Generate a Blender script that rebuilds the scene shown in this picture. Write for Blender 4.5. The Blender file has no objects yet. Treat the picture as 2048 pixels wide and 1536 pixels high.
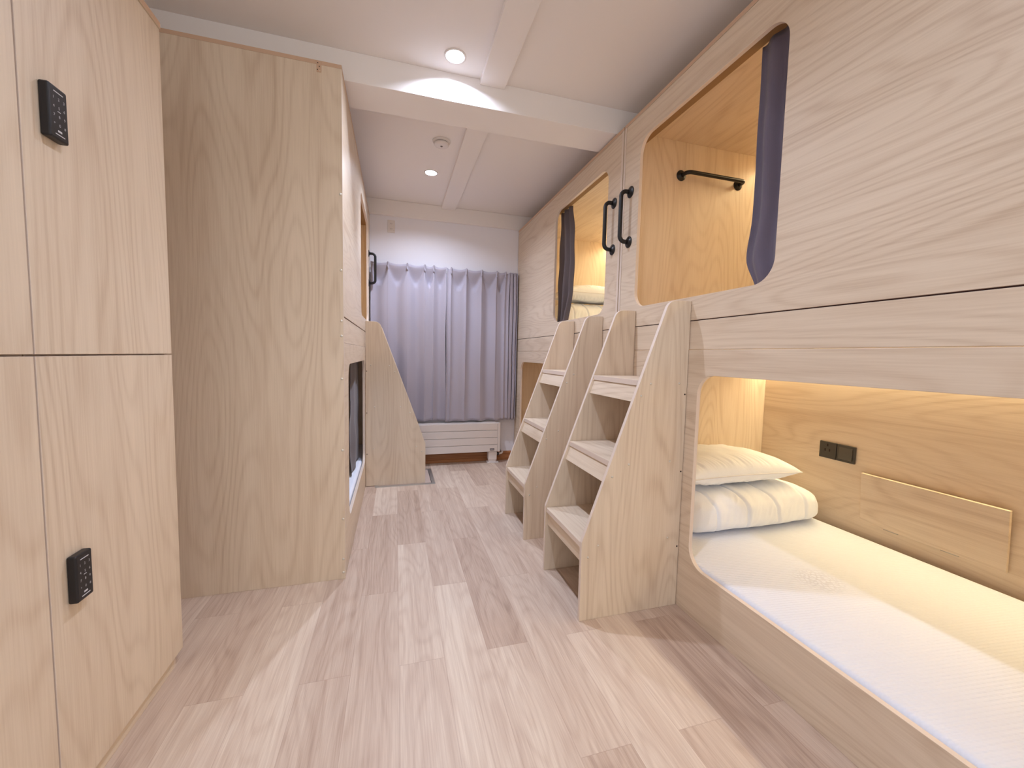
import bpy, bmesh, math, random
from mathutils import Vector, Matrix, noise
random.seed(4)
S = bpy.context.scene
COL = S.collection
PI = math.pi

def lin(r, g, b):
    f = lambda c: (c/255/12.92) if c/255 <= .04045 else ((c/255+.055)/1.055)**2.4
    return (f(r), f(g), f(b), 1.0)

# ------------------------------------------------------------------ materials
class NT:
    def __init__(s, name):
        s.m = bpy.data.materials.new(name); s.m.use_nodes = True
        s.t = s.m.node_tree; s.b = s.t.nodes['Principled BSDF']
    def n(s, typ, **kw):
        x = s.t.nodes.new(typ)
        for k, v in kw.items():
            if k in x.inputs.keys() if hasattr(x.inputs, 'keys') else False: x.inputs[k].default_value = v
            else: setattr(x, k, v)
        return x
    def l(s, a, b): s.t.links.new(a, b)
    def math(s, op, a, b=None, c=None):
        x = s.t.nodes.new('ShaderNodeMath'); x.operation = op
        for i, v in enumerate((a, b, c)):
            if v is None: continue
            if isinstance(v, (int, float)): x.inputs[i].default_value = v
            else: s.l(v, x.inputs[i])
        return x.outputs[0]
    def ramp(s, fac, stops):
        x = s.t.nodes.new('ShaderNodeValToRGB'); e = x.color_ramp.elements
        while len(e) < len(stops): e.new(.5)
        for i, (p, c) in enumerate(stops): e[i].position = p; e[i].color = c
        s.l(fac, x.inputs[0]); return x.outputs[0]
    def mix(s, fac, a, b, mode='MIX'):
        x = s.t.nodes.new('ShaderNodeMix'); x.data_type = 'RGBA'; x.blend_type = mode
        for i, v in ((0, fac), (6, a), (7, b)):
            if isinstance(v, (int, float)): x.inputs[i].default_value = v
            elif isinstance(v, tuple): x.inputs[i].default_value = v
            else: s.l(v, x.inputs[i])
        return x.outputs[2]
    def noise(s, vec, scale, detail=2, rough=.5, dist=0):
        x = s.t.nodes.new('ShaderNodeTexNoise'); s.l(vec, x.inputs['Vector'])
        x.inputs['Scale'].default_value = scale; x.inputs['Detail'].default_value = detail
        x.inputs['Roughness'].default_value = rough; x.inputs['Distortion'].default_value = dist
        return x.outputs['Fac']

def plain(name, col, rough=.5, metal=0, emit=None, estr=0, spec=None, bump=None):
    t = NT(name); t.b.inputs['Base Color'].default_value = col
    t.b.inputs['Roughness'].default_value = rough; t.b.inputs['Metallic'].default_value = metal
    if spec is not None: t.b.inputs['Specular IOR Level'].default_value = spec
    if emit: t.b.inputs['Emission Color'].default_value = emit; t.b.inputs['Emission Strength'].default_value = estr
    if bump:
        tc = t.n('ShaderNodeTexCoord'); nz = t.noise(tc.outputs['Object'], bump[0], 3)
        bp = t.n('ShaderNodeBump'); bp.inputs['Strength'].default_value = bump[1]; bp.inputs['Distance'].default_value = bump[2]
        t.l(nz, bp.inputs['Height']); t.l(bp.outputs[0], t.b.inputs['Normal'])
    return t.m

def wood(name, axis, light, dark, streak, rough=.42):
    """pale ash laminate, the grain running along the given local axis"""
    t = NT(name); tc = t.n('ShaderNodeTexCoord'); oi = t.n('ShaderNodeObjectInfo')
    sp = t.n('ShaderNodeSeparateXYZ'); t.l(tc.outputs['Object'], sp.inputs[0])
    o = [sp.outputs[i] for i in range(3)]
    g = o[axis]; a, b = [o[i] for i in range(3) if i != axis]
    off = t.math('MULTIPLY', oi.outputs['Random'], 37.0)
    a2 = t.math('ADD', a, off)
    def vec(sa, sg):
        c = t.n('ShaderNodeCombineXYZ')
        t.l(t.math('MULTIPLY', a2, sa), c.inputs[0]); t.l(t.math('MULTIPLY', b, sa), c.inputs[1]); t.l(t.math('MULTIPLY', g, sg), c.inputs[2])
        return c.outputs[0]
    bands = t.noise(vec(9, .35), 1, 2, .6)              # broad staves
    streaks = t.noise(vec(38, .9), 1, 3, .6)
    fibre = t.noise(vec(210, 5), 1, 2, .6)
    # cathedral figure: contour lines of a long stretched noise
    hill = t.noise(vec(4.2, .62), 1, 1, .4)
    lines = t.math('SINE', t.math('MULTIPLY', hill, 120))
    lines = t.math('POWER', t.math('MULTIPLY_ADD', lines, .5, .5), 3.0)
    mask = t.math('SMOOTH_MIN', 1.0, t.math('MULTIPLY', t.noise(vec(3.1, .5), 1.7, 1), 1.1), .1)
    v = t.math('MULTIPLY_ADD', bands, .5, -.25)
    v = t.math('ADD', v, t.math('MULTIPLY_ADD', streaks, .28, -.14))
    v = t.math('ADD', v, t.math('MULTIPLY_ADD', fibre, .5, -.25))
    v = t.math('SUBTRACT', v, t.math('MULTIPLY', t.math('MULTIPLY', lines, mask), .3))
    v = t.math('ADD', v, .58)
    c = t.ramp(v, [(.12, streak), (.42, dark), (.62, light), (.95, tuple(min(1, x*1.1) for x in light[:3])+(1,))])
    t.l(c, t.b.inputs['Base Color'])
    t.b.inputs['Roughness'].default_value = rough; t.b.inputs['Specular IOR Level'].default_value = .35
    bp = t.n('ShaderNodeBump'); bp.inputs['Strength'].default_value = .12; bp.inputs['Distance'].default_value = .0006
    t.l(fibre, bp.inputs['Height']); t.l(bp.outputs[0], t.b.inputs['Normal'])
    return t.m

WL, WD, WS = lin(221, 204, 183), lin(212, 193, 171), lin(193, 170, 146)
W = [wood('ash_laminate_grain_%s' % 'xyz'[i], i, WL, WD, WS) for i in range(3)]
EDGE = plain('edge_banding', lin(222, 206, 193), .45, spec=.35)
PINKEDGE = plain('raw_top_edge', lin(204, 172, 146), .55)
PELMET = plain('shaded_pelmet', lin(150, 116, 76), .7)  # underside shade of the track board put into a darker brown
DARKGAP = plain('dark_gap', lin(70, 45, 38), .8)
PAINT = plain('white_paint', lin(238, 233, 231), .75, spec=.2, bump=(160, .08, .001))
WALLP = plain('white_wallpaper', lin(236, 235, 242), .8, spec=.2, bump=(220, .15, .001))
BLACK = plain('black_metal', lin(20, 20, 23), .38, .0)
BLACKP = plain('black_plastic', lin(24, 22, 26), .42)
SWP = plain('dark_grey_plastic', lin(56, 50, 46), .4)
SWR = plain('dark_grey_rocker', lin(74, 68, 62), .3)
MARK = plain('pale_print', lin(200, 200, 205), .6)
CHROME = plain('nickel_screw', lin(215, 208, 196), .35, .45)
HOLE = plain('drilled_hole', lin(40, 28, 20), .9)
WHITEP = plain('white_enamel', lin(222, 214, 210), .35)
WHITEPL = plain('white_plastic', lin(226, 219, 216), .35)
STEEL = plain('aluminium', lin(190, 188, 186), .3, .85)
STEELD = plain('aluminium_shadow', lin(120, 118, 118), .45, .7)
PLATE = plain('grey_badge', lin(96, 88, 92), .5)
SLOT = plain('panel_groove', lin(120, 112, 108), .7)
BASEW = wood('brown_baseboard', 0, lin(176, 122, 80), lin(156, 104, 66), lin(126, 80, 48))
HATCHP = plain('hatch_panel', lin(196, 176, 164), .5)
LEDM = plain('led_diffuser', (1, .9, .7, 1), .5, emit=(1, .78, .48, 1), estr=5)
LENS = plain('lamp_lens', (1, 1, 1, 1), .5, emit=(.93, .95, 1, 1), estr=120)
REFL = plain('lamp_reflector', lin(240, 240, 240), .2)

def cloth(name, col, rough, weave, bumpd, wr=None):
    t = NT(name); tc = t.n('ShaderNodeTexCoord'); v = tc.outputs['Object']
    n1 = t.noise(v, weave, 2); h = n1
    if wr:
        n2 = t.noise(v, wr[0], 3, .55, 1.2); h = t.math('MULTIPLY_ADD', n2, wr[1], n1)
    bp = t.n('ShaderNodeBump'); bp.inputs['Strength'].default_value = .5; bp.inputs['Distance'].default_value = bumpd
    t.l(h, bp.inputs['Height']); t.l(bp.outputs[0], t.b.inputs['Normal'])
    c = t.mix(t.math('MULTIPLY', n1, .35), col, tuple(x*.8 for x in col[:3])+(1,))
    t.l(c, t.b.inputs['Base Color']); t.b.inputs['Roughness'].default_value = rough
    t.b.inputs['Specular IOR Level'].default_value = .15
    t.b.inputs['Sheen Weight'].default_value = .15
    return t.m
DRAPE = cloth('grey_lilac_drape', lin(176, 170, 182), .85, 500, .0004)
CHARCOAL = cloth('charcoal_drape', lin(108, 102, 118), .85, 500, .0004)
CHARGREY = cloth('dark_bunk_drape', lin(104, 96, 100), .85, 500, .0004)
LINEN = cloth('white_cotton', lin(243, 247, 255), .85, 350, .0008, (9, 3.0))
SEAM = plain('white_piping', lin(226, 226, 230), .85)
HEM = plain('curtain_black_lining', lin(22, 20, 30), .9)

def mattress_mat():
    t = NT('knitted_mattress_ticking'); tc = t.n('ShaderNodeTexCoord'); v = tc.outputs['Object']
    sp = t.n('ShaderNodeSeparateXYZ'); t.l(v, sp.inputs[0])
    x, y = sp.outputs[0], sp.outputs[1]
    u = t.math('SINE', t.math('MULTIPLY', t.math('ADD', y, t.math('MULTIPLY', x, .12)), 2*PI/.0125))
    w = t.math('SINE', t.math('MULTIPLY', x, 2*PI/.02))
    h = t.math('ADD', u, t.math('MULTIPLY', t.math('MULTIPLY', u, w), .6))
    big = t.noise(v, 5, 2)
    h = t.math('ADD', h, t.math('MULTIPLY', big, 3))
    bp = t.n('ShaderNodeBump'); bp.inputs['Strength'].default_value = .45; bp.inputs['Distance'].default_value = .0012
    t.l(h, bp.inputs['Height']); t.l(bp.outputs[0], t.b.inputs['Normal'])
    # woven sprig motif, slightly darker threads
    def blob(cx, cy, rx, ry):
        dx = t.math('DIVIDE', t.math('SUBTRACT', x, cx), rx); dy = t.math('DIVIDE', t.math('SUBTRACT', y, cy), ry)
        d = t.math('ADD', t.math('MULTIPLY', dx, dx), t.math('MULTIPLY', dy, dy))
        return t.math('MAXIMUM', t.math('SUBTRACT', 1, d), 0)
    m = blob(-.12, .08, .11, .10)
    vo = t.n('ShaderNodeTexVoronoi'); vo.feature = 'DISTANCE_TO_EDGE'; t.l(v, vo.inputs['Vector']); vo.inputs['Scale'].default_value = 52
    br = t.math('LESS_THAN', vo.outputs['Distance'], .14)
    f = t.math('MULTIPLY', t.math('MULTIPLY', br, m), .24)
    c = t.mix(f, lin(228, 233, 246), lin(160, 158, 172))
    t.l(c, t.b.inputs['Base Color']); t.b.inputs['Roughness'].default_value = .8
    t.b.inputs['Specular IOR Level'].default_value = .2
    return t.m
MATT = mattress_mat()

def floor_mat():
    t = NT('pale_plank_floor'); tc = t.n('ShaderNodeTexCoord')
    sp = t.n('ShaderNodeSeparateXYZ'); t.l(tc.outputs['Object'], sp.inputs[0])
    x, y = sp.outputs[0], sp.outputs[1]
    PW, PL = .1635, .951
    rx = t.math('DIVIDE', t.math('SUBTRACT', x, .0135), PW)
    row = t.math('FLOOR', rx); fx = t.math('FRACT', rx)
    half = t.math('MULTIPLY', t.math('FLOORED_MODULO', row, 2.0), .5)
    ry = t.math('ADD', t.math('DIVIDE', t.math('SUBTRACT', y, 1.425), PL), half)
    idy = t.math('FLOOR', ry); fy = t.math('FRACT', ry)
    cid = t.n('ShaderNodeCombineXYZ'); t.l(row, cid.inputs[0]); t.l(idy, cid.inputs[1])
    wn = t.n('ShaderNodeTexWhiteNoise'); wn.noise_dimensions = '2D'; t.l(cid.outputs[0], wn.inputs['Vector'])
    r = wn.outputs['Value']
    ws = t.n('ShaderNodeSeparateColor'); t.l(wn.outputs['Color'], ws.inputs[0])
    def vec(sa, sg):
        c = t.n('ShaderNodeCombineXYZ')
        t.l(t.math('MULTIPLY', t.math('MULTIPLY_ADD', r, 17.0, x), sa), c.inputs[0])
        t.l(t.math('MULTIPLY', y, sg), c.inputs[1]); t.l(t.math('MULTIPLY', ws.outputs[1], 40.0), c.inputs[2])
        return c.outputs[0]
    bands = t.noise(vec(16, .5), 1, 2, .6)
    streak = t.noise(vec(60, 1.4), 1, 3, .65)
    fibre = t.noise(vec(260, 7), 1, 2, .6)
    hill = t.noise(vec(7, 1.1), 1, 1, .4)
    lines = t.math('POWER', t.math('MULTIPLY_ADD', t.math('SINE', t.math('MULTIPLY', hill, 80)), .5, .5), 2.5)
    v = t.math('MULTIPLY_ADD', bands, .8, -.4)
    v = t.math('ADD', v, t.math('MULTIPLY_ADD', streak, .5, -.25))
    v = t.math('ADD', v, t.math('MULTIPLY_ADD', fibre, .6, -.3))
    v = t.math('SUBTRACT', v, t.math('MULTIPLY', lines, .13))
    v = t.math('ADD', v, t.math('MULTIPLY_ADD', r, .42, .34))
    c = t.ramp(v, [(.08, lin(168, 144, 127)), (.38, lin(190, 167, 150)), (.64, lin(204, 184, 167)), (.95, lin(221, 205, 188))])
    ex = t.math('MINIMUM', fx, t.math('SUBTRACT', 1, fx)); ey = t.math('MINIMUM', fy, t.math('SUBTRACT', 1, fy))
    seam = t.math('MAXIMUM', t.math('LESS_THAN', ex, .0065), t.math('LESS_THAN', ey, .0013))
    c = t.mix(t.math('MULTIPLY', seam, .28), c, lin(150, 118, 104))
    t.l(c, t.b.inputs['Base Color'])
    t.b.inputs['Roughness'].default_value = .42; t.b.inputs['Specular IOR Level'].default_value = .35
    bp = t.n('ShaderNodeBump'); bp.inputs['Strength'].default_value = .25; bp.inputs['Distance'].default_value = .0006
    t.l(t.math('SUBTRACT', fibre, seam), bp.inputs['Height']); t.l(bp.outputs[0], t.b.inputs['Normal'])
    return t.m
FLOORM = floor_mat()

# ------------------------------------------------------------------ builders
def tag(o, label=None, cat=None, group=None, kind=None):
    if label: o['label'] = label
    if cat: o['category'] = cat
    if group: o['group'] = group
    if kind: o['kind'] = kind
    return o

def empty(name, loc, label, cat, group=None):
    o = bpy.data.objects.new(name, None); COL.objects.link(o); o.location = loc
    o.empty_display_size = .05
    return tag(o, label, cat, group)

def world_loc(o):
    v = Vector((0, 0, 0))
    while o is not None: v += o.location; o = o.parent
    return v

class MB:
    """one mesh being put together in world coordinates, with material slots"""
    def __init__(s): s.bm = bmesh.new(); s.mats = []
    def mi(s, m):
        if m not in s.mats: s.mats.append(m)
        return s.mats.index(m)
    def poly_prism(s, pts, axis, a0, a1, face_m, edge_m):
        """closed outline in the plane across `axis`, pushed from a0 to a1"""
        def P(p, a):
            v = [p[0], p[1]]; v.insert(axis, a); return Vector(v)
        A = [s.bm.verts.new(P(p, a0)) for p in pts]; B = [s.bm.verts.new(P(p, a1)) for p in pts]
        n = len(pts); fi, ei = s.mi(face_m), s.mi(edge_m)
        f = s.bm.faces.new(A); f.material_index = fi
        f = s.bm.faces.new(B[::-1]); f.material_index = fi
        for i in range(n):
            f = s.bm.faces.new((A[i], A[(i+1) % n], B[(i+1) % n], B[i])); f.material_index = ei
        return s
    def box(s, lo, hi, m, edge_m=None, thin=None):
        x0, y0, z0 = [min(a, b) for a, b in zip(lo, hi)]; x1, y1, z1 = [max(a, b) for a, b in zip(lo, hi)]
        if thin is None:
            d = (x1-x0, y1-y0, z1-z0); thin = d.index(min(d))
        c = [(x0, x1), (y0, y1), (z0, z1)]; u, w = [i for i in range(3) if i != thin]
        pts = [(c[u][0], c[w][0]), (c[u][1], c[w][0]), (c[u][1], c[w][1]), (c[u][0], c[w][1])]
        return s.poly_prism(pts, thin, c[thin][0], c[thin][1], m, edge_m or m)
    def holed(s, outer, hole, axis, a0, a1, face_m, edge_m):
        """rectangular board (u0,v0,u1,v1) with a round-cornered opening given by its outline"""
        def P(p, a):
            v = [p[0], p[1]]; v.insert(axis, a); return Vector(v)
        u0, v0, u1, v1 = outer
        # outer points matched to every hole point by ray from the hole's centre
        cx = sum(p[0] for p in hole)/len(hole); cy = sum(p[1] for p in hole)/len(hole)
        n = len(hole); fi, ei = s.mi(face_m), s.mi(edge_m)
        op = []
        for (x, y) in hole:
            dx, dy = x-cx, y-cy
            tx = ((u1-cx)/dx if dx > 0 else (u0-cx)/dx) if abs(dx) > 1e-9 else 1e9
            ty = ((v1-cy)/dy if dy > 0 else (v0-cy)/dy) if abs(dy) > 1e-9 else 1e9
            t = min(tx, ty); op.append((cx+dx*t, cy+dy*t))
        for c in ((u0, v0), (u1, v0), (u1, v1), (u0, v1)):      # snap the nearest ring point to each corner
            k = min(range(n), key=lambda i: (op[i][0]-c[0])**2+(op[i][1]-c[1])**2); op[k] = c
        rings = []
        for a in (a0, a1):
            rings.append(([s.bm.verts.new(P(p, a)) for p in op], [s.bm.verts.new(P(p, a)) for p in hole]))
        for i in range(n):
            j = (i+1) % n
            for (O, H) in rings:
                f = s.bm.faces.new((O[i], O[j], H[j], H[i])); f.material_index = fi
            f = s.bm.faces.new((rings[0][1][i], rings[0][1][j], rings[1][1][j], rings[1][1][i])); f.material_index = ei
            f = s.bm.faces.new((rings[0][0][i], rings[0][0][j], rings[1][0][j], rings[1][0][i])); f.material_index = ei
        return s
    def cyl(s, c, r, axis, h, m, seg=24, r2=None, smooth=True):
        """cylinder / cone from c along axis (signed length h)"""
        r2 = r if r2 is None else r2; i = s.mi(m); A, B = [], []
        for k in range(seg):
            t = 2*PI*k/seg; ca, sa = math.cos(t), math.sin(t)
            def P(rr, hh):
                v = [rr*ca, rr*sa]; v.insert(axis, hh); return Vector(c)+Vector(v)
            A.append(s.bm.verts.new(P(r, 0))); B.append(s.bm.verts.new(P(r2, h)))
        f = s.bm.faces.new(A); f.material_index = i
        f = s.bm.faces.new(B[::-1]); f.material_index = i
        for k in range(seg):
            f = s.bm.faces.new((A[k], A[(k+1) % seg], B[(k+1) % seg], B[k])); f.material_index = i; f.smooth = smooth
        return s
    def lathe(s, c, prof, axis, m, seg=32, sign=1):
        """prof: (radius, height) list turned round the axis"""
        i = s.mi(m); R = []
        for (r, h) in prof:
            ring = []
            for k in range(seg):
                t = 2*PI*k/seg; v = [max(r, 1e-5)*math.cos(t), max(r, 1e-5)*math.sin(t)]; v.insert(axis, h*sign)
                ring.append(s.bm.verts.new(Vector(c)+Vector(v)))
            R.append(ring)
        for a, b in zip(R, R[1:]):
            for k in range(seg):
                f = s.bm.faces.new((a[k], a[(k+1) % seg], b[(k+1) % seg], b[k])); f.material_index = i; f.smooth = True
        return s
    def tube(s, pts, r, m, seg=14):
        i = s.mi(m); pts = [Vector(p) for p in pts]; R = []; up = None
        for k, p in enumerate(pts):
            d = (pts[min(k+1, len(pts)-1)]-pts[max(k-1, 0)]).normalized()
            if up is None:
                up = Vector((0, 0, 1)) if abs(d.z) < .9 else Vector((0, 1, 0))
            a = d.cross(up).normalized(); b = a.cross(d).normalized(); up = b
            R.append([s.bm.verts.new(p+a*r*math.cos(2*PI*q/seg)+b*r*math.sin(2*PI*q/seg)) for q in range(seg)])
        for A, B in zip(R, R[1:]):
            for q in range(seg):
                f = s.bm.faces.new((A[q], A[(q+1) % seg], B[(q+1) % seg], B[q])); f.material_index = i; f.smooth = True
        for ring in (R[0], R[-1]):
            f = s.bm.faces.new(ring); f.material_index = i
        return s
    def grid(s, fn, nu, nv, m, closed_u=False):
        i = s.mi(m)
        V = [[s.bm.verts.new(fn(u/nu, v/nv)) for v in range(nv+1)] for u in range(nu if closed_u else nu+1)]
        L = len(V)
        for u in range(nu):
            for v in range(nv):
                f = s.bm.faces.new((V[u][v], V[(u+1) % L][v], V[(u+1) % L][v+1], V[u][v+1])); f.material_index = i; f.smooth = True
        return V
    def build(s, name, parent=None, bevel=0, loc=None, weld=False, seg=2):
        if weld: bmesh.ops.remove_doubles(s.bm, verts=s.bm.verts, dist=1e-5)
        bmesh.ops.recalc_face_normals(s.bm, faces=s.bm.faces)
        org = world_loc(parent) if parent is not None else Vector(loc or (0, 0, 0))
        bmesh.ops.translate(s.bm, verts=s.bm.verts, vec=-org)
        me = bpy.data.meshes.new(name); s.bm.to_mesh(me); s.bm.free()
        for m in s.mats: me.materials.append(m)
        o = bpy.data.objects.new(name, me); COL.objects.link(o)
        if parent is not None: o.parent = parent
        else: o.location = org
        if bevel:
            b = o.modifiers.new('bevel', 'BEVEL'); b.width = bevel; b.segments = seg; b.limit_method = 'ANGLE'; b.angle_limit = math.radians(50)
        return o

def struct(o): o['kind'] = 'structure'; return o

def round_rect(u0, v0, u1, v1, r, n=10):
    pts = []
    for (cx, cy, a0) in ((u1-r, v1-r, 0), (u0+r, v1-r, PI/2), (u0+r, v0+r, PI), (u1-r, v0+r, 1.5*PI)):
        for k in range(n+1):
            t = a0+PI/2*k/n; pts.append((cx+r*math.cos(t), cy+r*math.sin(t)))
        # mid points on the straight sides keep the board's faces well shaped
    out = []
    for i, p in enumerate(pts):
        q = pts[(i+1) % len(pts)]; out.append(p)
        d = math.hypot(q[0]-p[0], q[1]-p[1])
        if d > .1:
            for k in range(1, 8): out.append((p[0]+(q[0]-p[0])*k/8, p[1]+(q[1]-p[1])*k/8))
    return out

# ------------------------------------------------------------------ measured frame
XR, XL = 1.243, -.237          # bunk fronts right and left of the aisle
YW = 4.14                      # back wall
ZC = 2.58                      # ceiling
XWL, XWR, YF = -1.40, 2.42, -1.70
LIGHTS = [(.279, 2.070), (.274, 3.394), (.28, .80), (.28, -.62)]  # last one is unseen, added behind the viewpoint for extra fill

# ------------------------------------------------------------------ the setting
struct(MB().box((XWL-.1, YF-.1, -.06), (XWR+.1, YW+.1, 0), FLOORM).build('floor'))
struct(MB().box((XWL-.1, YW, 0), (XWR+.1, YW+.1, ZC), WALLP).build('wall_back'))
struct(MB().box((XWL-.1, YF, 0), (XWL, YW, ZC), WALLP).build('wall_left'))
struct(MB().box((XWR, YF, 0), (XWR+.1, YW, ZC), WALLP).build('wall_right'))
# ceiling slab with real round openings for the downlights
RH = .044
ce = MB().box((XWL-.1, YF-.1, ZC), (XWR+.1, YW+.1, ZC+.05), PAINT).build('ceiling')
cut = MB()
for (x, y) in LIGHTS: cut.cyl((x, y, ZC-.1), RH, 2, .3, PAINT, 40)
co = cut.build('cutter')
bo = ce.modifiers.new('holes', 'BOOLEAN'); bo.object = co; bo.operation = 'DIFFERENCE'; bo.solver = 'EXACT'
dg = bpy.context.evaluated_depsgraph_get()
me = bpy.data.meshes.new_from_object(ce.evaluated_get(dg)); ce.modifiers.clear(); ce.data = me
bpy.data.objects.remove(co); struct(ce)
# ceiling beams and battens
struct(MB().box((XWL, 2.195, 2.44), (XWR, 2.42, ZC), PAINT).build('trim_1', bevel=.002))
struct(MB().box((.428, YF, 2.552), (.562, 2.194, ZC), PAINT).build('trim_2', bevel=.0015))
struct(MB().box((.434, 2.421, 2.552), (.570, 4.104, ZC), PAINT).build('trim_3', bevel=.0015))
struct(MB().box((XWL, 4.105, 2.435), (XWR, YW, ZC), PAINT).build('trim_4', bevel=.006))
b = MB()
b.poly_prism([(YW, 0), (YW-.022, 0), (YW-.022, .028), (YW-.014, .034), (YW-.014, .082), (YW-.008, .092), (YW, .092)], 0, -.23, 1.24, BASEW, BASEW)
struct(b.build('baseboard_back'))

# ------------------------------------------------------------------ downlights
for i, (x, y) in enumerate(LIGHTS[:2]):
    lab = ['round recessed downlight in the ceiling just before the near beam', 'round recessed downlight in the ceiling beyond the beam near the smoke detector'][i]
    t = empty('ceiling_downlight', (x, y, ZC), lab, 'ceiling light', 'recessed downlights')
    MB().lathe((x, y, ZC), [(RH-.002, .002), (RH-.001, -.004), (RH+.006, -.005), (RH+.010, -.002), (RH+.010, -.0002)], 2, WHITEPL, 40).build('trim_ring', t)
    MB().lathe((x, y, ZC), [(RH-.002, .002), (RH-.006, .014), (.034, .024)], 2, REFL, 40).build('reflector', t)
    MB().cyl((x, y, ZC+.0245), 0.035, 2, .004, LENS, 40).build('lens', t)
for i, (x, y) in enumerate(LIGHTS[2:]):
    lab = ['round recessed downlight above the aisle, level with the lockers', 'round recessed downlight above the aisle, unseen behind the viewpoint, added as fill light'][i]
    t = empty('ceiling_downlight', (x, y, ZC), lab, 'ceiling light', 'recessed downlights')
    MB().lathe((x, y, ZC), [(RH-.002, .002), (RH-.001, -.004), (RH+.006, -.005), (RH+.010, -.002), (RH+.010, -.0002)], 2, WHITEPL, 40).build('trim_ring', t)
    MB().lathe((x, y, ZC), [(RH-.002, .002), (RH-.006, .014), (.034, .024)], 2, REFL, 40).build('reflector', t)
    MB().cyl((x, y, ZC+.0245), 0.035, 2, .004, LENS, 40).build('lens', t)
PSPOT = [29, 32, 15, 7]
for (x, y), pw, sp in zip(LIGHTS, PSPOT, (.30, .42, .42, .35)):
    l = bpy.data.lights.new('downlight_lamp', 'SPOT'); l.energy = pw; l.color = (.70, .79, 1.0)
    l.spot_size = math.radians(96 if y == LIGHTS[0][1] else 106); l.spot_blend = .5; l.shadow_soft_size = .025
    o = bpy.data.objects.new('downlight_lamp', l); COL.objects.link(o); o.location = (x, y, ZC+.021)
    l = bpy.data.lights.new('downlight_spill', 'AREA'); l.shape = 'DISK'; l.size = .06; l.energy = pw*sp; l.color = (.70, .79, 1.0)
    o = bpy.data.objects.new('downlight_spill', l); COL.objects.link(o); o.location = (x, y, ZC+.02)

# smoke detector
sx, sy = .302, 2.884
t = empty('smoke_detector', (sx, sy, ZC), 'round white smoke detector on the ceiling beside the batten', 'smoke detector')
MB().lathe((sx, sy, ZC), [(.001, -.012), (.058, -.012), (.060, -.008), (.060, -.0005)], 2, WHITEPL, 40).build('mounting_base', t)
MB().lathe((sx, sy, ZC), [(.001, -.035), (.030, -.035), (.045, -.032), (.050, -.027), (.051, -.022), (.048, -.0165)], 2, WHITEPL, 40).build('cover', t)
MB().lathe((sx, sy, ZC), [(.044, -.0165), (.044, -.012)], 2, SLOT, 40).build('air_slot', t)
MB().cyl((sx, sy, ZC-.0352), .008, 2, -.002, SLOT, 20).build('test_button', t)

# ------------------------------------------------------------------ bunks
def screw(x, y, z, axis, sgn, parent, r=.006, mat=None, name='screw'):
    return MB().lathe((x, y, z), [(r, .0002), (r*.95, .0018), (r*.6, .003), (.0001, .0034)], axis, mat or CHROME, 12, sgn).build(name, parent)

def grab_handle_parts(root, a, bpt, out, name):
    """U shaped black bar between wall points a and bpt, standing off along `out`"""
    a, bpt, out = Vector(a), Vector(bpt), Vector(out)
    d = (bpt-a).normalized(); R = .03; st = .058; pts = [a, a+out*(st-R)]
    for k in range(1, 9):
        t = PI/2*k/8; pts.append(a+out*(st-R+R*math.sin(t))+d*(R-R*math.cos(t)))
    for k in range(0, 9):
        t = PI/2*k/8; pts.append(bpt-d*(R-R*math.sin(t))+out*(st-R+R*math.cos(t)))
    pts.append(bpt)
    h = MB().tube(pts, .0115, BLACK).build(name, root)
    ax = [abs(c) > .5 for c in out].index(True); sg = 1 if out[ax] > 0 else -1
    for p in (a, bpt):
        MB().lathe(p, [(.031, .0), (.031, .003), (.027, .006), (.016, .0075), (.0145, .013), (.012, .014)], ax, BLACK, 28, sg).build('flange', h)
    return h

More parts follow.
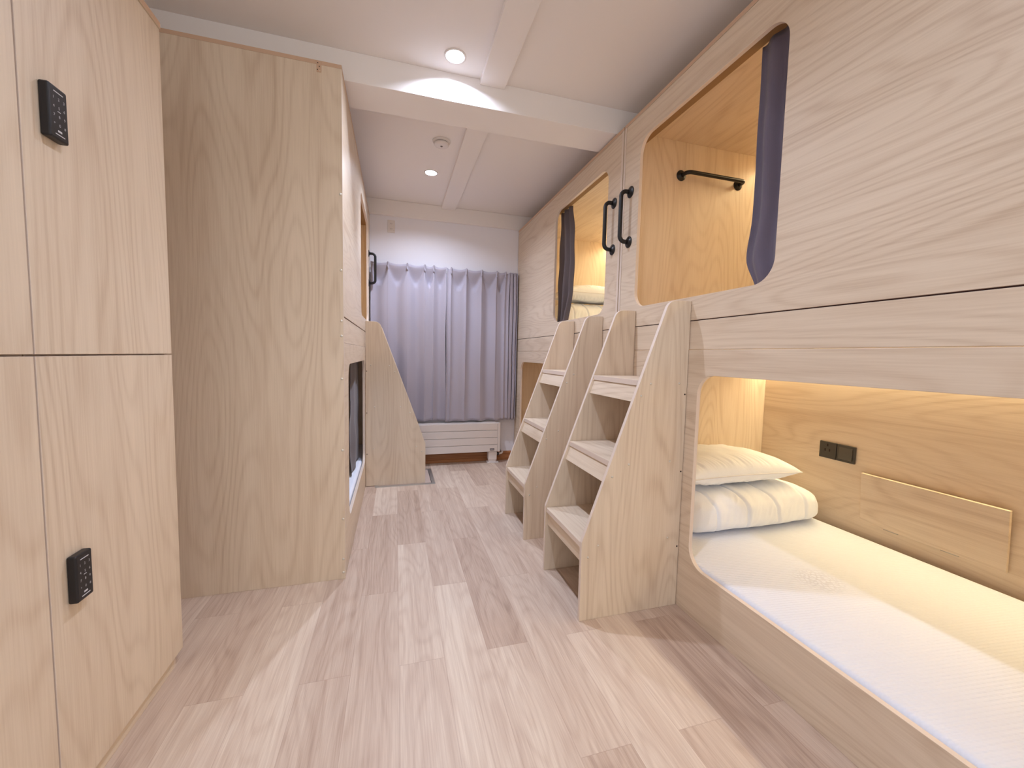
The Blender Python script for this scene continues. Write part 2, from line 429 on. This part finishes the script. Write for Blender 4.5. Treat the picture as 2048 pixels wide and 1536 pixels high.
LEN, DEP, HT = 2.035, 1.13, 2.431
def bunk(label, Xf, s, E, d, ln=LEN, led_low=True, led_up=True, rail=True, tow=False, hu=.082):
    root = empty('bunk_bed', (Xf, E+d*ln/2, 0), label, 'bunk bed', 'wooden capsule bunk beds')
    X = lambda w: Xf+s*w
    Yv = lambda u: E+d*u
    T = .018
    def bx(name, u0, u1, w0, w1, z0, z1, m, em=EDGE, par=root, bev=.0008):
        return MB().box((X(w0), Yv(u0), z0), (X(w1), Yv(u1), z1), m, em).build(name, par, bevel=bev)
    heads = bx('end_panel', 0, T, 0, DEP, 0, HT-T, W[2])
    feet = bx('end_panel', ln-T, ln, 0, DEP, 0, HT-T, W[2])
    bx('top_panel', 0, ln, 0, DEP, HT-T+.0005, HT, W[1], PINKEDGE)
    bx('back_panel', T+.001, ln-T-.001, DEP-.016, DEP, .0, HT-T, W[1])
    bx('ceiling_panel', T+.001, ln-T-.001, T+.056, DEP-.0165, HT-T-.016, HT-T-.0005, W[1])
    bx('upper_deck', T+.001, ln-T-.001, T+.001, DEP-.0165, 1.185, 1.205, W[1])
    bx('lower_deck', T+.001, ln-T-.001, T+.001, DEP-.0165, .07, .09, W[1])
    # front boards
    A0, A1 = T+.001, ln-T-.001
    def front(name, z0, z1, hole, w0=.0015):
        ys = sorted((Yv(A0), Yv(A1))); m = MB()
        if hole:
            h0, h1 = sorted((Yv(hole[0]), Yv(hole[1])))
            m.holed((ys[0], z0, ys[1], z1), round_rect(h0, hole[2], h1, hole[3], hole[4]), 0, X(w0), X(w0+T), W[1], EDGE)
        else:
            m.box((X(w0), ys[0], z0), (X(w0+T), ys[1], z1), W[1], EDGE)
        return m.build(name, root, bevel=.0012)
    front('upper_front_panel', 1.2995, HT-T-.001, (.16, 1.0, 1.402, 2.283, .085))
    front('front_rail', 1.1725, 1.2955, None, .004)
    front('lower_front_panel', .0, 1.1705, (.67, 1.85, .225, 1.063, .085))
    MB().box((X(.008), Yv(A0), 1.20), (X(.016), Yv(A1), 1.31), DARKGAP).build('gap_backing', root)
    # curtain track board behind the upper opening
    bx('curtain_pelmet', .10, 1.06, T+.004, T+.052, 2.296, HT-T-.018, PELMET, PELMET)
    # led profiles at the back of both sleeping levels
    for z, on in ((HT-T-.018, led_up), (1.183, led_low)):
        p = bx('led_profile', .03, ln-.03, DEP-.050, DEP-.0175, z-.014, z, STEEL, STEEL)
        bx('led_diffuser', .032, ln-.032, DEP-.046, DEP-.022, z-.017, z-.0145, LEDM if on else WHITEPL, None, p, 0)
        if on:
            l = bpy.data.lights.new('led_lamp', 'AREA'); l.shape = 'RECTANGLE'; l.size = .02; l.size_y = ln-.08
            l.energy = on; l.color = (1, .83, .49); l.spread = math.radians(150)
            o = bpy.data.objects.new('led_lamp', l); COL.objects.link(o)
            o.location = (X(DEP-.034), Yv(ln/2), z-.019); o.rotation_euler = (0, s*math.radians(8), 0)
    # grab bar by the opening
    grab_handle_parts(root, (X(.0015), Yv(hu), 2.04), (X(.0015), Yv(hu), 1.77), (-s, 0, 0), 'grab_handle')
    if tow:
        grab_handle_parts(root, (X(.372), Yv(T), 2.206), (X(.787), Yv(T), 2.206), (0, d, 0), 'towel_bar')
    return root, X, Yv

bunk_near, X1, Y1 = bunk('right-hand wooden bunk nearest the viewer with white bedding on its lit lower mattress', XR, 1, 2.0935, -1, led_low=6.6, led_up=7.5, tow=True)
bunk_far, X2, Y2 = bunk('right-hand wooden bunk at the far end beside the window curtains', XR, 1, 2.1030, 1, ln=2.030, led_low=2.2, led_up=9)
bunk_left, X3, Y3 = bunk('left-hand wooden bunk whose tall bare end panel faces the viewer', XL, -1, 4.130, -1, ln=2.056, led_low=0, led_up=4, hu=.118)

# screws and corner bracket on the left bunk's end panel
endp = [c for c in bunk_left.children if c.name.startswith('end_panel')][1]
for z in (1.858, 1.511, 1.274, 1.203, .998, .649, .306, .102, .033): screw(-.2465, 2.074, z, 1, -1, endp)
br = MB().box((-.341, 2.074, 2.380), (-.321, 2.071, 2.428), PINKEDGE).build('bracket', endp, bevel=.002)
for (dx, z, m) in ((-.004, 2.418, HOLE), (.002, 2.404, HOLE), (-.006, 2.389, HOLE), (.004, 2.386, CHROME)):
    MB().cyl((-.331+dx, 2.071, z), .0022, 1, -.0012, m, 10).build('screw', br)

# socket, switch and fold-down shelf on the lit back panel of the near lower bunk
XBK = X1(DEP-.016)
sk = MB().box((XBK, 1.598, .588), (XBK-.011, 1.690, .681), SWP).build('socket_plate', bunk_near, bevel=.003)
for (dy, dz) in ((-.0, .022), (-.012, -.006), (.012, -.006)):
    MB().box((XBK-.0112, 1.642+dy, .634+dz), (XBK-.0122, 1.648+dy, .648+dz), HOLE).build('socket_hole', sk)
sw = MB().box((XBK, 1.503, .588), (XBK-.011, 1.596, .681), SWP).build('switch_plate', bunk_near, bevel=.003)
m = MB(); m.poly_prism([(XBK-.0115, .602), (XBK-.019, .604), (XBK-.014, .668), (XBK-.0115, .668)], 1, 1.515, 1.582, SWR, SWR)
m.build('rocker', sw, bevel=.0015)
m = MB()
m.poly_prism([(XBK-.003, .306), (XBK-.016, .304), (XBK-.036, .560), (XBK-.020, .561)], 1, .925, 1.452, W[1], W[1])
fs = m.build('folding_shelf', bunk_near, bevel=.001)
for y in (1.10, 1.32):
    MB().tube([(XBK-.006, y-.03, .302), (XBK-.006, y+.03, .302)], .004, STEEL).build('hinge', fs)

# ------------------------------------------------------------------ ladders
def ladder(label, X0, s, yn, yf, z0=0):
    """three-step box ladder; front edge at X0, running back by .487 to the bunk front"""
    D = .487
    root = empty('step_ladder', (X0+s*D/2, (yn+yf)/2, z0), label, 'bunk ladder', 'wooden step ladders up to the top bunks')
    X = lambda w: X0+s*w
    T = .018; k = 2.74
    slant = lambda z: max(0.0, (z-.347)/k)
    TOP, r = 1.381, .05
    prof = [(0, z0), (0, .347)]
    # rounded shoulder between slanted edge and top
    ca = math.atan2(k, 1); xt = slant(TOP); tl = r*math.tan(ca/2)
    p0 = Vector((xt-tl*math.cos(ca), TOP-tl*math.sin(ca))); c = p0+Vector((math.sin(ca), -math.cos(ca)))*r
    a0 = math.atan2(p0.y-c.y, p0.x-c.x)
    for q in range(9):
        a = a0+(PI/2-a0)*q/8; prof.append((c.x+r*math.cos(a), c.y+r*math.sin(a)))
    prof += [(D, TOP+.002), (D, z0)]
    sides = []
    lo, hi = sorted((yn, yf))
    for (y0, y1) in ((lo, lo+T), (hi-T, hi)):
        m = MB(); m.poly_prism([(X(w), z) for (w, z) in prof], 1, y0, y1, W[2], EDGE)
        sides.append(m.build('side_panel', root, bevel=.0015))
    TT = .024
    for zt in (.340, .687, 1.034):
        w0 = slant(zt-TT/2)+.004
        m = MB(); m.box((X(w0), lo+T+.0005, zt-TT), (X(D-.001), hi-T-.0005, zt), W[1], EDGE)
        m.build('tread', root, bevel=.001)
        # fascia below the tread, parallel with the front edge
        zt2, zb = zt-TT-.001, zt-TT-.070
        f0, f1 = slant(zt2), slant(zb)
        m = MB(); g = .014
        m.poly_prism([(X(f1+g), zb), (X(f0+g), zt2), (X(f0+g+.018), zt2), (X(f1+g+.018), zb)], 1, lo+T+.0005, hi-T-.0005, W[1], W[1])
        m.build('riser', root, bevel=.0008)
    fronts = [(.301, 1.020), (.446, 1.022), (.256, .968), (.210, .672), (.417, .674), (.132, .622), (.078, .327), (.425, .324), (.031, .280)]
    holes = [(.478, .973), (.478, .625), (.478, .278)]
    for sd, y, sg in ((sides[0], lo, -1), (sides[1], hi, 1)):
        for (w, z) in fronts: screw(X(w), y, z, 1, sg, sd, .0048, name='screw_cap')
        for (w, z) in holes: MB().cyl((X(w), y, z), .004, 1, sg*.0004, HOLE, 10).build('drill_hole', sd)
    return root
ladder('step ladder on the right nearest the viewer, its broad side panel fully in view', .755, 1, 1.485, 1.926)
ladder('second step ladder on the right, standing behind the nearest one', .755, 1, 2.263, 2.699)
ladder('step ladder on the left standing on the floor hatch, seen side-on before the grey curtains', .2515, -1, 3.500, 3.936, z0=.0042)

# ------------------------------------------------------------------ floor hatch under the left ladder
hx0, hx1, hy0, hy1 = -.165, .335, 3.455, 3.925
t = empty('floor_hatch', (.085, 3.69, 0), 'aluminium-framed floor hatch partly under the left step ladder', 'floor hatch')
fw = .028
m = MB()
for (a, b) in (((hx0, hy0), (hx1, hy0+fw)), ((hx0, hy1-fw), (hx1, hy1)), ((hx0, hy0+fw), (hx0+fw, hy1-fw)), ((hx1-fw, hy0+fw), (hx1, hy1-fw))):
    m.box((a[0], a[1], .0002), (b[0], b[1], .004), STEEL)
m.build('frame', t, bevel=.0008)
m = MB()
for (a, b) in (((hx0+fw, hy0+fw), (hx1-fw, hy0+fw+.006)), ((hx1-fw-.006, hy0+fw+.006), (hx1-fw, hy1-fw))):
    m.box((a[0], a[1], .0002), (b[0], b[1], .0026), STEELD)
m.build('frame_shade', t)  # darker aluminium strips paint the shade along the inside of the frame
MB().box((hx0+fw, hy0+fw+.0062, .0002), (hx1-fw-.0062, hy1-fw, .0034), HATCHP).build('cover_plate', t)

# ------------------------------------------------------------------ lockers
_glyph = {}
def glyph(ch):
    if ch not in _glyph:
        cu = bpy.data.curves.new('glyph', 'FONT'); cu.body = ch; cu.size = 1; cu.align_x = 'CENTER'; cu.align_y = 'CENTER'
        ob = bpy.data.objects.new('glyph', cu); COL.objects.link(ob)
        dgx = bpy.context.evaluated_depsgraph_get(); dgx.update()
        me = bpy.data.meshes.new_from_object(ob.evaluated_get(dgx))
        _glyph[ch] = ([v.co.copy() for v in me.vertices], [tuple(p.vertices) for p in me.polygons])
        bpy.data.objects.remove(ob); bpy.data.curves.remove(cu)
    return _glyph[ch]

XK = -.735
def keypad(door, yc0, zc0):
    """electronic keypad lock; yc0 = its side nearest the viewer, zc0 = bottom"""
    wy, hz, dp = .052, .114, .019
    k = MB().box((XK, yc0, zc0), (XK+dp, yc0+wy, zc0+hz), BLACKP).build('keypad_lock', door, bevel=.004, seg=3)
    m = MB(); xf = XK+dp+.0002
    def put(ch, y, z, size):
        V, F = glyph(ch); i = m.mi(MARK)
        vs = [m.bm.verts.new((xf+.0003, y+v.x*size, z+v.y*size)) for v in V]
        for f in F:
            try: q = m.bm.faces.new([vs[a] for a in f]); q.material_index = i
            except ValueError: pass
    yc, zc = yc0+wy/2, zc0+hz/2
    for r, row in enumerate(('123', '456', '789', '*0#')):
        for c_, ch in enumerate(row): put(ch, yc+(c_-1)*.0145, zc+.030-r*.0185, .0085)
    for z, w in ((zc+.044, .026), (zc-.046, .026)):
        m.box((xf-.0004, yc-w/2, z-.0009), (xf+.0004, yc+w/2, z+.0009), MARK)
    m.box((xf-.0004, yc-.006, zc-.0402), (xf+.0004, yc+.005, zc-.0362), MARK)
    m.box((xf-.0004, yc-.004, zc+.0035), (xf+.0004, yc+.004, zc+.0048), MARK)
    ob = m.build('keypad_marks', door)
    # the marks are printed on the lock itself: one mesh with it
    me = bmesh.new(); me.from_mesh(ob.data)
    base = bmesh.new()
    bv = k.modifiers; dgx = bpy.context.evaluated_depsgraph_get(); dgx.update()
    km = bpy.data.meshes.new_from_object(k.evaluated_get(dgx)); k.modifiers.clear()
    base.from_mesh(km)
    off = len(km.materials)
    vm = [base.verts.new(v.co) for v in me.verts]
    for f in me.faces:
        try: q = base.faces.new([vm[v.index] for v in f.verts]); q.material_index = 1
        except ValueError: pass
    base.to_mesh(km); km.materials.append(MARK); k.data = km
    bpy.data.objects.remove(ob); me.free(); base.free()

def locker(label, y0, y1, hinge_far=True):
    root = empty('locker', (-1.05, (y0+y1)/2, 0), label, 'locker', 'wooden keypad lockers')
    xb = -1.372; T = .018
    MB().box((XK-.035, y0+.004, 0), (XK-.015, y1-.03, .0515), W[1], EDGE).build('plinth', root, bevel=.0008)
    MB().box((xb, y1-.03, 0), (XK-.0195, y1-.012, .0505), W[0], EDGE).build('plinth', root)
    m = MB()
    m.box((xb, y0+.001, .0525), (XK-.0195, y0+T, 2.157), W[2], EDGE)
    m.box((xb, y1-T, .0525), (XK-.0195, y1-.001, 2.157), W[2], EDGE)
    m.box((xb, y0+T, .0525), (XK-.0195, y1-T, .0705), W[1], EDGE)
    m.box((xb, y0+T, 1.098), (XK-.0195, y1-T, 1.116), W[1], EDGE)
    m.box((xb, y0+T, .0705), (xb+.006, y1-T, 2.157), W[2])
    m.build('carcass', root)
    MB().box((xb, y0+.0005, 2.158), (XK+.004, y1-.0005, 2.176), W[1], PINKEDGE).build('top_panel', root, bevel=.0015)
    for (z0, z1, zl) in ((1.1095, 2.1565, 1.583), (.053, 1.1050, .523)):
        dr = MB().box((XK-.018, y0+.0015, z0), (XK, y1-.0015, z1), W[2], EDGE).build('door', root, bevel=.0012)
        keypad(dr, y0+.047, zl)
    return root
locker('tall wooden locker with two black keypad locks standing before the bunk end panel', 1.102, 1.647)
locker('tall wooden locker cut off by the left edge, its keypad locks out of view', .556, 1.100)

# ------------------------------------------------------------------ bedding
def smooth(a, b, x):
    t = min(1, max(0, (x-a)/(b-a))); return t*t*(3-2*t)

def mattress(label, x0, x1, y0, y1, z0, z1):
    m = MB(); r = .018
    def sect(v):   # cross-profile: bottom edge, rounded side, top
        if v < .25: return (0, z0+(z1-z0-r)*(v/.25))
        if v < .45:
            a = (v-.25)/.2*PI/2; return (r-r*math.cos(a), z1-r+r*math.sin(a))
        return (r+(v-.45)/.55*.999, z1)
    n = 96
    per = round_rect(x0, y0, x1, y1, .05, 8)
    L = len(per); cx, cy = (x0+x1)/2, (y0+y1)/2
    hx, hy = (x1-x0)/2, (y1-y0)/2
    rings = []
    for v in (0, .1, .2, .25, .3, .35, .4, .45):
        ins, z = sect(v); rings.append([m.bm.verts.new((cx+(p[0]-cx)*(1-ins/hx), cy+(p[1]-cy)*(1-ins/hy), z)) for p in per])
    i = m.mi(MATT)
    for A, B in zip(rings, rings[1:]):
        for k in range(L):
            f = m.bm.faces.new((A[k], A[(k+1) % L], B[(k+1) % L], B[k])); f.smooth = True
    f = m.bm.faces.new(rings[-1]); f = m.bm.faces.new(rings[0][::-1])
    o = m.build('mattress', loc=(cx, cy, z0))
    return tag(o, label, 'mattress', 'white bunk mattresses')

mattress('white ribbed mattress on the lower level of the nearest right bunk', 1.264, 2.322, .12, 2.06, .0905, .233)
mattress('white mattress glimpsed through the lower opening of the left bunk', -1.33, -.263, 2.10, 4.10, .0905, .237)
mattress('white mattress under the bedding on the top level of the far right bunk', 1.268, 2.318, 2.13, 4.10, 1.2055, 1.372)

def pillow(label, cx, cy, cz, lx, ly, th, seed, sag=0.0):
    """plump pillow lying flat with pinched corners; a piped seam runs round it"""
    root = empty('pillow', (cx, cy, cz), label, 'pillow', 'white pillows')
    nu, nv = 190, 110
    def shape(u, v, side):
        a, b = u*2-1, v*2-1
        # outline pulled in between the corners
        px = a*lx/2*(1-.07*(1-a*a)*0-.055*(1-b*b)*abs(a)**3*-1*-1)
        py = b*ly/2*(1-.10*(1-a*a)*abs(b)**3)
        px = a*lx/2*(1-.06*(1-b*b)*abs(a)**3)
        e = (max(0, 1-abs(a)**2.6)*max(0, 1-abs(b)**2.6))
        h = th/2*e**.42
        if side < 0: h *= .72
        # gathered wrinkles running in from the long seams
        wv = noise.noise(Vector((a*9+seed, b*1.6, side*3)))*.010*(abs(b)**1.2)*e**.3
        wv += noise.noise(Vector((a*3.5+seed*2, b*3, side)))*.010*e**.5
        wv += (1-abs(math.sin(a*17+seed+b*1.5)))*.004*abs(b)**2*e**.3
        gather = noise.noise(Vector((a*24+b*5*side+seed, b*1.3, seed)))*.0075*smooth(.25, .95, abs(b))*e**.25*smooth(1.0, .8, abs(b))
        wv += gather
        z = side*(h+wv)
        sg = sag*(a*.5)
        return Vector((cx+px, cy+py, cz+z+sg-.02*(1-e)*0))
    for nm, side in (('pillow_top', 1), ('pillow_underside', -1)):
        pass
    m = MB()
    m.grid(lambda u, v: shape(u, v, 1), nu, nv, LINEN); m.grid(lambda u, v: shape(u, v, -1), nu, nv, LINEN)
    o = m.build('pillowcase', root, weld=True)
    loop = []
    N = 60
    for k in range(N): loop.append(shape(k/N, 0, 0))
    for k in range(N): loop.append(shape(1, k/N, 0))
    for k in range(N): loop.append(shape(1-k/N, 1, 0))
    for k in range(N+1): loop.append(shape(0, 1-k/N, 0))
    MB().tube(loop, .0032, SEAM, 8).build('piping', root)
    return root

def duvet(label, x0, x1, y0, y1, z0, z1, seed, open_left=True):
    """quilt folded into a thick slab: its rounded fold faces -Y"""
    root = empty('duvet', ((x0+x1)/2, (y0+y1)/2, z0), label, 'duvet', 'white folded duvets')
    cy, cz = (y0+y1)/2, (z0+z1)/2
    ly, lz = (y1-y0)/2, (z1-z0)/2
    nu, nv = 220, 110
    seams = [x0+(x1-x0)*f for f in (.16, .36, .58, .80)]
    def fn(u, v):
        x = x0+(x1-x0)*u
        t = 2*PI*v
        # superelliptic section, fuller at the fold side
        c, sn = math.cos(t), math.sin(t)
        ex = .62 if c < 0 else .45
        py = math.copysign(abs(c)**ex, c); pz = math.copysign(abs(sn)**.62, sn)
        endf = min(u/.10, (1-u)/.14, 1.0)
        sh = math.sqrt(max(0, 1-(1-endf)**2))*.55+.45 if endf < 1 else 1
        if endf <= 0: sh = .45
        dr = smooth(.72, 1.0, u)*.30                         # sinks toward the wall end
        puff = 0
        for sx_ in seams: puff -= .015*math.exp(-((x-sx_+.03*math.sin(t*1.0))/.008)**2)-.004*math.exp(-((x-sx_+.03*math.sin(t*1.0))/.04)**2)
        wr = noise.noise(Vector((x*5+seed, t*1.2, seed)))*.014+noise.noise(Vector((x*16, t*2.2, seed*2)))*.006+noise.noise(Vector((x*42+t*2.5, t*1.6, seed)))*.0035
        y = cy+(ly*sh+puff+wr)*py
        top = pz > 0
        z = cz+(lz*(1-dr*(1 if top else 0))*sh+(puff+wr)*(1 if top else .1))*pz - (lz*(1-sh))*.9
        bulge = .012*math.sin(u*PI)
        return Vector((x+(0.0), y-bulge*(1 if c < 0 else 0), max(z0+.001, z)))
    m = MB(); V = m.grid(lambda v, u: fn(u, v), nv, nu, LINEN, closed_u=True)
    for end in (0, nu):
        m.bm.faces.new([V[k][end] for k in range(nv)])
    m.build('quilt', root)
    # the fold seen from the end: an inner layer roll
    m = MB()
    m.grid(lambda a, b: Vector((x0-.012+.02*b*0+.004*math.sin(b*9), cy-ly*.30+ly*.34*math.cos(2*PI*a)*(1-.15*b), cz-.035+lz*.26*math.sin(2*PI*a)))+Vector((b*.06, 0, 0)), 32, 6, LINEN, closed_u=True)
    m.build('inner_fold', root)
    return root

duvet('white folded duvet under the pillow on the nearest lower mattress', 1.40, 2.30, 1.575, 2.06, .2375, .448, 3.1)
pillow('plump white pillow on the folded duvet in the nearest lower bunk', 1.745, 1.835, .532, .74, .46, .185, 1.7, -.0)
duvet('white folded duvet in the upper opening of the far right bunk', 1.55, 2.30, 3.62, 4.09, 1.373, 1.658, 5.2)
pillow('white pillow on the folded duvet in the far upper bunk', 1.95, 3.79, 1.750, .74, .46, .19, 6.3)

# ------------------------------------------------------------------ bunk curtains
def bunk_curtain(label, x, ya, yb, z0, z1, folds, amp, mat, shape=None, group=None, seed=0):
    """hanging bunk curtain drawn to one side; shape(t) -> (ya, yb) at height fraction t"""
    root = empty('bunk_curtain', (x, (ya+yb)/2, z1), label, 'curtain', group)
    m = MB()
    def fn(u, v):
        z = z0+(z1-z0)*v
        a, b = shape(v) if shape else (ya, yb)
        y = a+(b-a)*u
        f = math.sin(u*PI*2*folds+seed+.5*math.sin(v*3))*amp*(.6+.4*(1-v))
        f += noise.noise(Vector((u*3+seed, v*4, seed)))*.012
        return Vector((x+f, y, z))
    m.grid(fn, 72, 48, mat)
    o = m.build('curtain_fabric', root)
    so = o.modifiers.new('thickness', 'SOLIDIFY'); so.thickness = .002
    return root
def shape_near(t):
    far = 1.262+.004*smooth(.5, 1, t)+.022*math.exp(-((t-.17)/.10)**2)-.035*smooth(.16, 0, t)
    return (1.075, far)
bunk_curtain('dark curtain drawn aside in the upper opening of the nearest right bunk', 1.310, 1.075, 1.25, 1.376, 2.2945, 2.2, .014, CHARCOAL, shape_near, 'dark bunk curtains', 1.0)
def shape_far(t):
    return (2.885+.10*smooth(.30, 0, t)+.012*math.sin(t*9)+.05*smooth(.75, 1, t), 3.13)
bunk_curtain('dark curtain drawn aside in the upper opening of the far right bunk', 1.312, 2.9, 3.13, 1.376, 2.2945, 2.4, .016, CHARGREY, shape_far, 'dark bunk curtains', 2.0)
bunk_curtain('dark curtain hanging in the lower opening of the left bunk', -.300, 2.95, 3.50, .245, 1.075, 1.6, .011, CHARGREY, lambda t: (2.90+.10*smooth(.3, 0, t)+.1*t, 3.50), 'dark bunk curtains', 3.0)

# ------------------------------------------------------------------ window curtains
YC = 4.054
def drape(label, xs, x_start, x_end, z0, z1, yoff, seed, ret=None, lap=False):
    root = empty('window_curtain', ((x_start+x_end)/2, YC+yoff, z1), label, 'curtain', 'grey window curtains')
    allx = [x_start]+xs+[x_end]
    def valley(x):
        for a, b in zip(allx, allx[1:]):
            if a <= x <= b:
                t = (x-a)/(b-a); w = math.sin(PI*t); return w, (b-a)
        return 0, .1
    nx, nz = 260, 60
    m = MB()
    pts = [x_start+(x_end-x_start)*i/nx for i in range(nx+1)]
    path = [(x, None) for x in pts]
    if ret: path += [(x_end, (k+1)/60) for k in range(60)]
    H = z1-z0
    def P(i, v):
        x, rt = path[i]; v = 1-(1-v)**1.0
        z = z0+H*v; dz = z1-z
        if rt is None:
            w, span = valley(x)
            Lv = .055+.125*w                                 # the swag reaches lowest half way between two pleats
            fall = smooth(.0, Lv, dz); back = smooth(Lv-.004, Lv+.030, dz)
            low = .027+.015*math.sin(x*31+seed)+.010*math.sin(z*2.2+seed)
            dep = ((.004+.056*fall)*(1-back)+low*back)*w**.7 if span > .05 else .012*w
            y = YC+yoff+dep
            pinch = math.exp(-((dz-.045)/.018)**2)
            y += .006*pinch*(1-w)
            y += noise.noise(Vector((x*6+seed, z*1.3, seed)))*.006*smooth(0, .4, dz)
            zt = z-.012*w*smooth(.10, 0, dz)
            xx = x+noise.noise(Vector((x*3, z*2, seed)))*.008*smooth(0, .3, dz)
            zz = zt+(.005*math.sin(x*37+seed) if v < .02 else 0)
            return Vector((xx, y, zz))
        slit = max(math.exp(-((rt-c)/.045)**2) for c in (.02, .5, .9))
        y = YC+yoff+.006+.050*slit+rt*.008
        return Vector((x+ret*rt+.002*math.sin(z*9), y, z))
    n = len(path)-1
    m.grid(lambda u, v: P(round(u*n), v), n, nz, DRAPE)
    o = m.build('curtain_fabric', root)
    so = o.modifiers.new('thickness', 'SOLIDIFY'); so.thickness = .0018
    for x in xs:
        h = MB().tube([(x, YC+yoff-.004, z1-.052), (x, YC+yoff-.007, z1-.046), (x, YC+yoff-.005, z1-.040)], .0028, CHROME, 8)
        h.build('hook', root)
        # stitched pinch pleat standing proud of the heading
        q = MB()
        q.grid(lambda u, v, x=x: Vector((x+(u-.5)*.016+.002*math.sin(v*7), YC+yoff-.002-.011*math.sin(PI*u)*(.45+.55*abs(2*v-1)**.7), z1+.004-.060*v)), 10, 12, DRAPE)
        q.build('pinch_pleat', root)
    return root
drape('left-hand grey curtain of the pair over the radiator, running behind the left bunk', [-.068, .111, .276, .362], -.225, .485, .452, 1.984, 0, 1.3)
drape('right-hand grey curtain of the pair over the radiator, ending at the right bunk', [.532, .682, .840, .997, 1.090], .489, 1.135, .446, 1.978, -.004, 4.4, ret=.092)
# ceiling-to-wall track the curtains hang from
t = empty('curtain_track', (.5, 4.10, 1.95), 'white curtain track behind the heads of the grey curtains', 'curtain track')
MB().box((-.22, 4.120, 1.935), (1.16, 4.132, 1.958), WHITEPL).build('track', t, bevel=.002)
for x in (-.15, .5, 1.1):
    MB().box((x-.012, 4.132, 1.930), (x+.012, YW, 1.962), WHITEPL).build('bracket', t, bevel=.002)

# ------------------------------------------------------------------ radiator
rx0, rx1, rz0, rz1, ry = -.12, 1.052, .122, .424, 4.000
t = empty('radiator', (.47, ry+.04, .0), 'low white panel radiator under the grey curtains', 'radiator')
MB().box((rx0+.01, ry+.012, rz0+.004), (rx1-.004, ry+.085, rz1-.002), WHITEP).build('body', t, bevel=.003)
h = (rz1-rz0)/4
for k in range(4):
    MB().box((rx0+.012, ry, rz0+k*h+.0022), (rx1-.028, ry+.0115, rz0+(k+1)*h-.0022), WHITEP).build('panel', t, bevel=.0022)
MB().box((rx1-.0265, ry-.001, rz0-.001), (rx1, ry+.0115, rz1+.001), WHITEP).build('end_trim', t, bevel=.003)
m = MB().box((rx0+.02, ry+.022, rz1-.001), (rx1-.04, ry+.076, rz1+.003), WHITEP)
m.build('top_grille', t)
bd = MB().box((.944, ry-.0005, .138), (.990, ry-.0025, .160), PLATE).build('badge', t, bevel=.0006)
MB().box((.949, ry-.0026, .146), (.985, ry-.0031, .152), MARK).build('badge_lettering', bd)
MB().box((.932, ry+.012, .034), (1.022, ry+.075, .1215), WHITEPL).build('pipe_cover', t, bevel=.004)
MB().box((.922, ry+.006, .0005), (1.040, ry+.080, .012), WHITEPL).build('cover_foot', t, bevel=.002)
MB().box((.936, ry+.016, .0125), (1.014, ry+.072, .0335), WHITEPL).build('pipe_boot', t, bevel=.003)
MB().cyl((1.0225, ry+.05, .088), .013, 0, .012, WHITEPL, 16).build('valve_body', t)
MB().cyl((1.035, ry+.05, .088), .018, 0, .014, BLACKP, 16).build('valve_knob', t)
MB().tube([(1.050, ry+.05, .088), (1.085, ry+.05, .094), (1.098, ry+.08, .097), (1.098, YW-.001, .097)], .010, WHITEPL).build('pipe', t)

# ------------------------------------------------------------------ wall outlet
t = empty('wall_outlet', (-.039, YW, 2.34), 'white wall outlet plate high on the back wall above the curtains', 'wall outlet')
pl = MB().box((-.074, YW-.007, 2.282), (-.004, YW-.0003, 2.400), WHITEPL).build('cover_plate', t, bevel=.002)
for z in (2.366, 2.318):
    s_ = MB().box((-.052, YW-.0085, z-.018), (-.026, YW-.0072, z+.018), WHITEPL).build('socket', t, bevel=.0005)
    for dx in (-.006, .006):
        MB().box((-.039+dx-.001, YW-.0092, z-.006), (-.039+dx+.001, YW-.0086, z+.006), HOLE).build('slot', s_)
screw(-.014, YW-.0072, 2.306, 1, -1, t, .004)

# ------------------------------------------------------------------ world fill added through the open end behind the viewpoint, camera
w = bpy.data.worlds.new('world'); S.world = w; w.use_nodes = True
w.node_tree.nodes['Background'].inputs[0].default_value = (.95, .965, .955, 1); w.node_tree.nodes['Background'].inputs[1].default_value = 1.05

F = 801.525; yaw, pitch, roll = [math.radians(a) for a in (16.27447, -4.11800, -1.26024)]
f = Vector((math.sin(yaw)*math.cos(pitch), math.cos(yaw)*math.cos(pitch), math.sin(pitch)))
r = Vector((math.cos(yaw), -math.sin(yaw), 0)); dn = f.cross(r)
r2 = r*math.cos(roll)+dn*math.sin(roll); d2 = -r*math.sin(roll)+dn*math.cos(roll)
cam = bpy.data.cameras.new('camera'); co = bpy.data.objects.new('camera', cam); COL.objects.link(co)
cam.sensor_fit = 'HORIZONTAL'; cam.sensor_width = 36; cam.lens = F/2048*36; cam.clip_start = .02
M = Matrix((r2, -d2, -f)).transposed().to_4x4(); M.translation = (0, 0, 1.13); co.matrix_world = M
S.camera = co

S.view_settings.view_transform = 'Standard'; S.view_settings.look = 'None'
S.view_settings.exposure = 0.40; S.view_settings.gamma = 1; S.view_settings.use_curve_mapping = False
S.cycles.use_denoising = True
S.cycles.max_bounces = 10; S.cycles.diffuse_bounces = 7
S.cycles.sample_clamp_indirect = 6
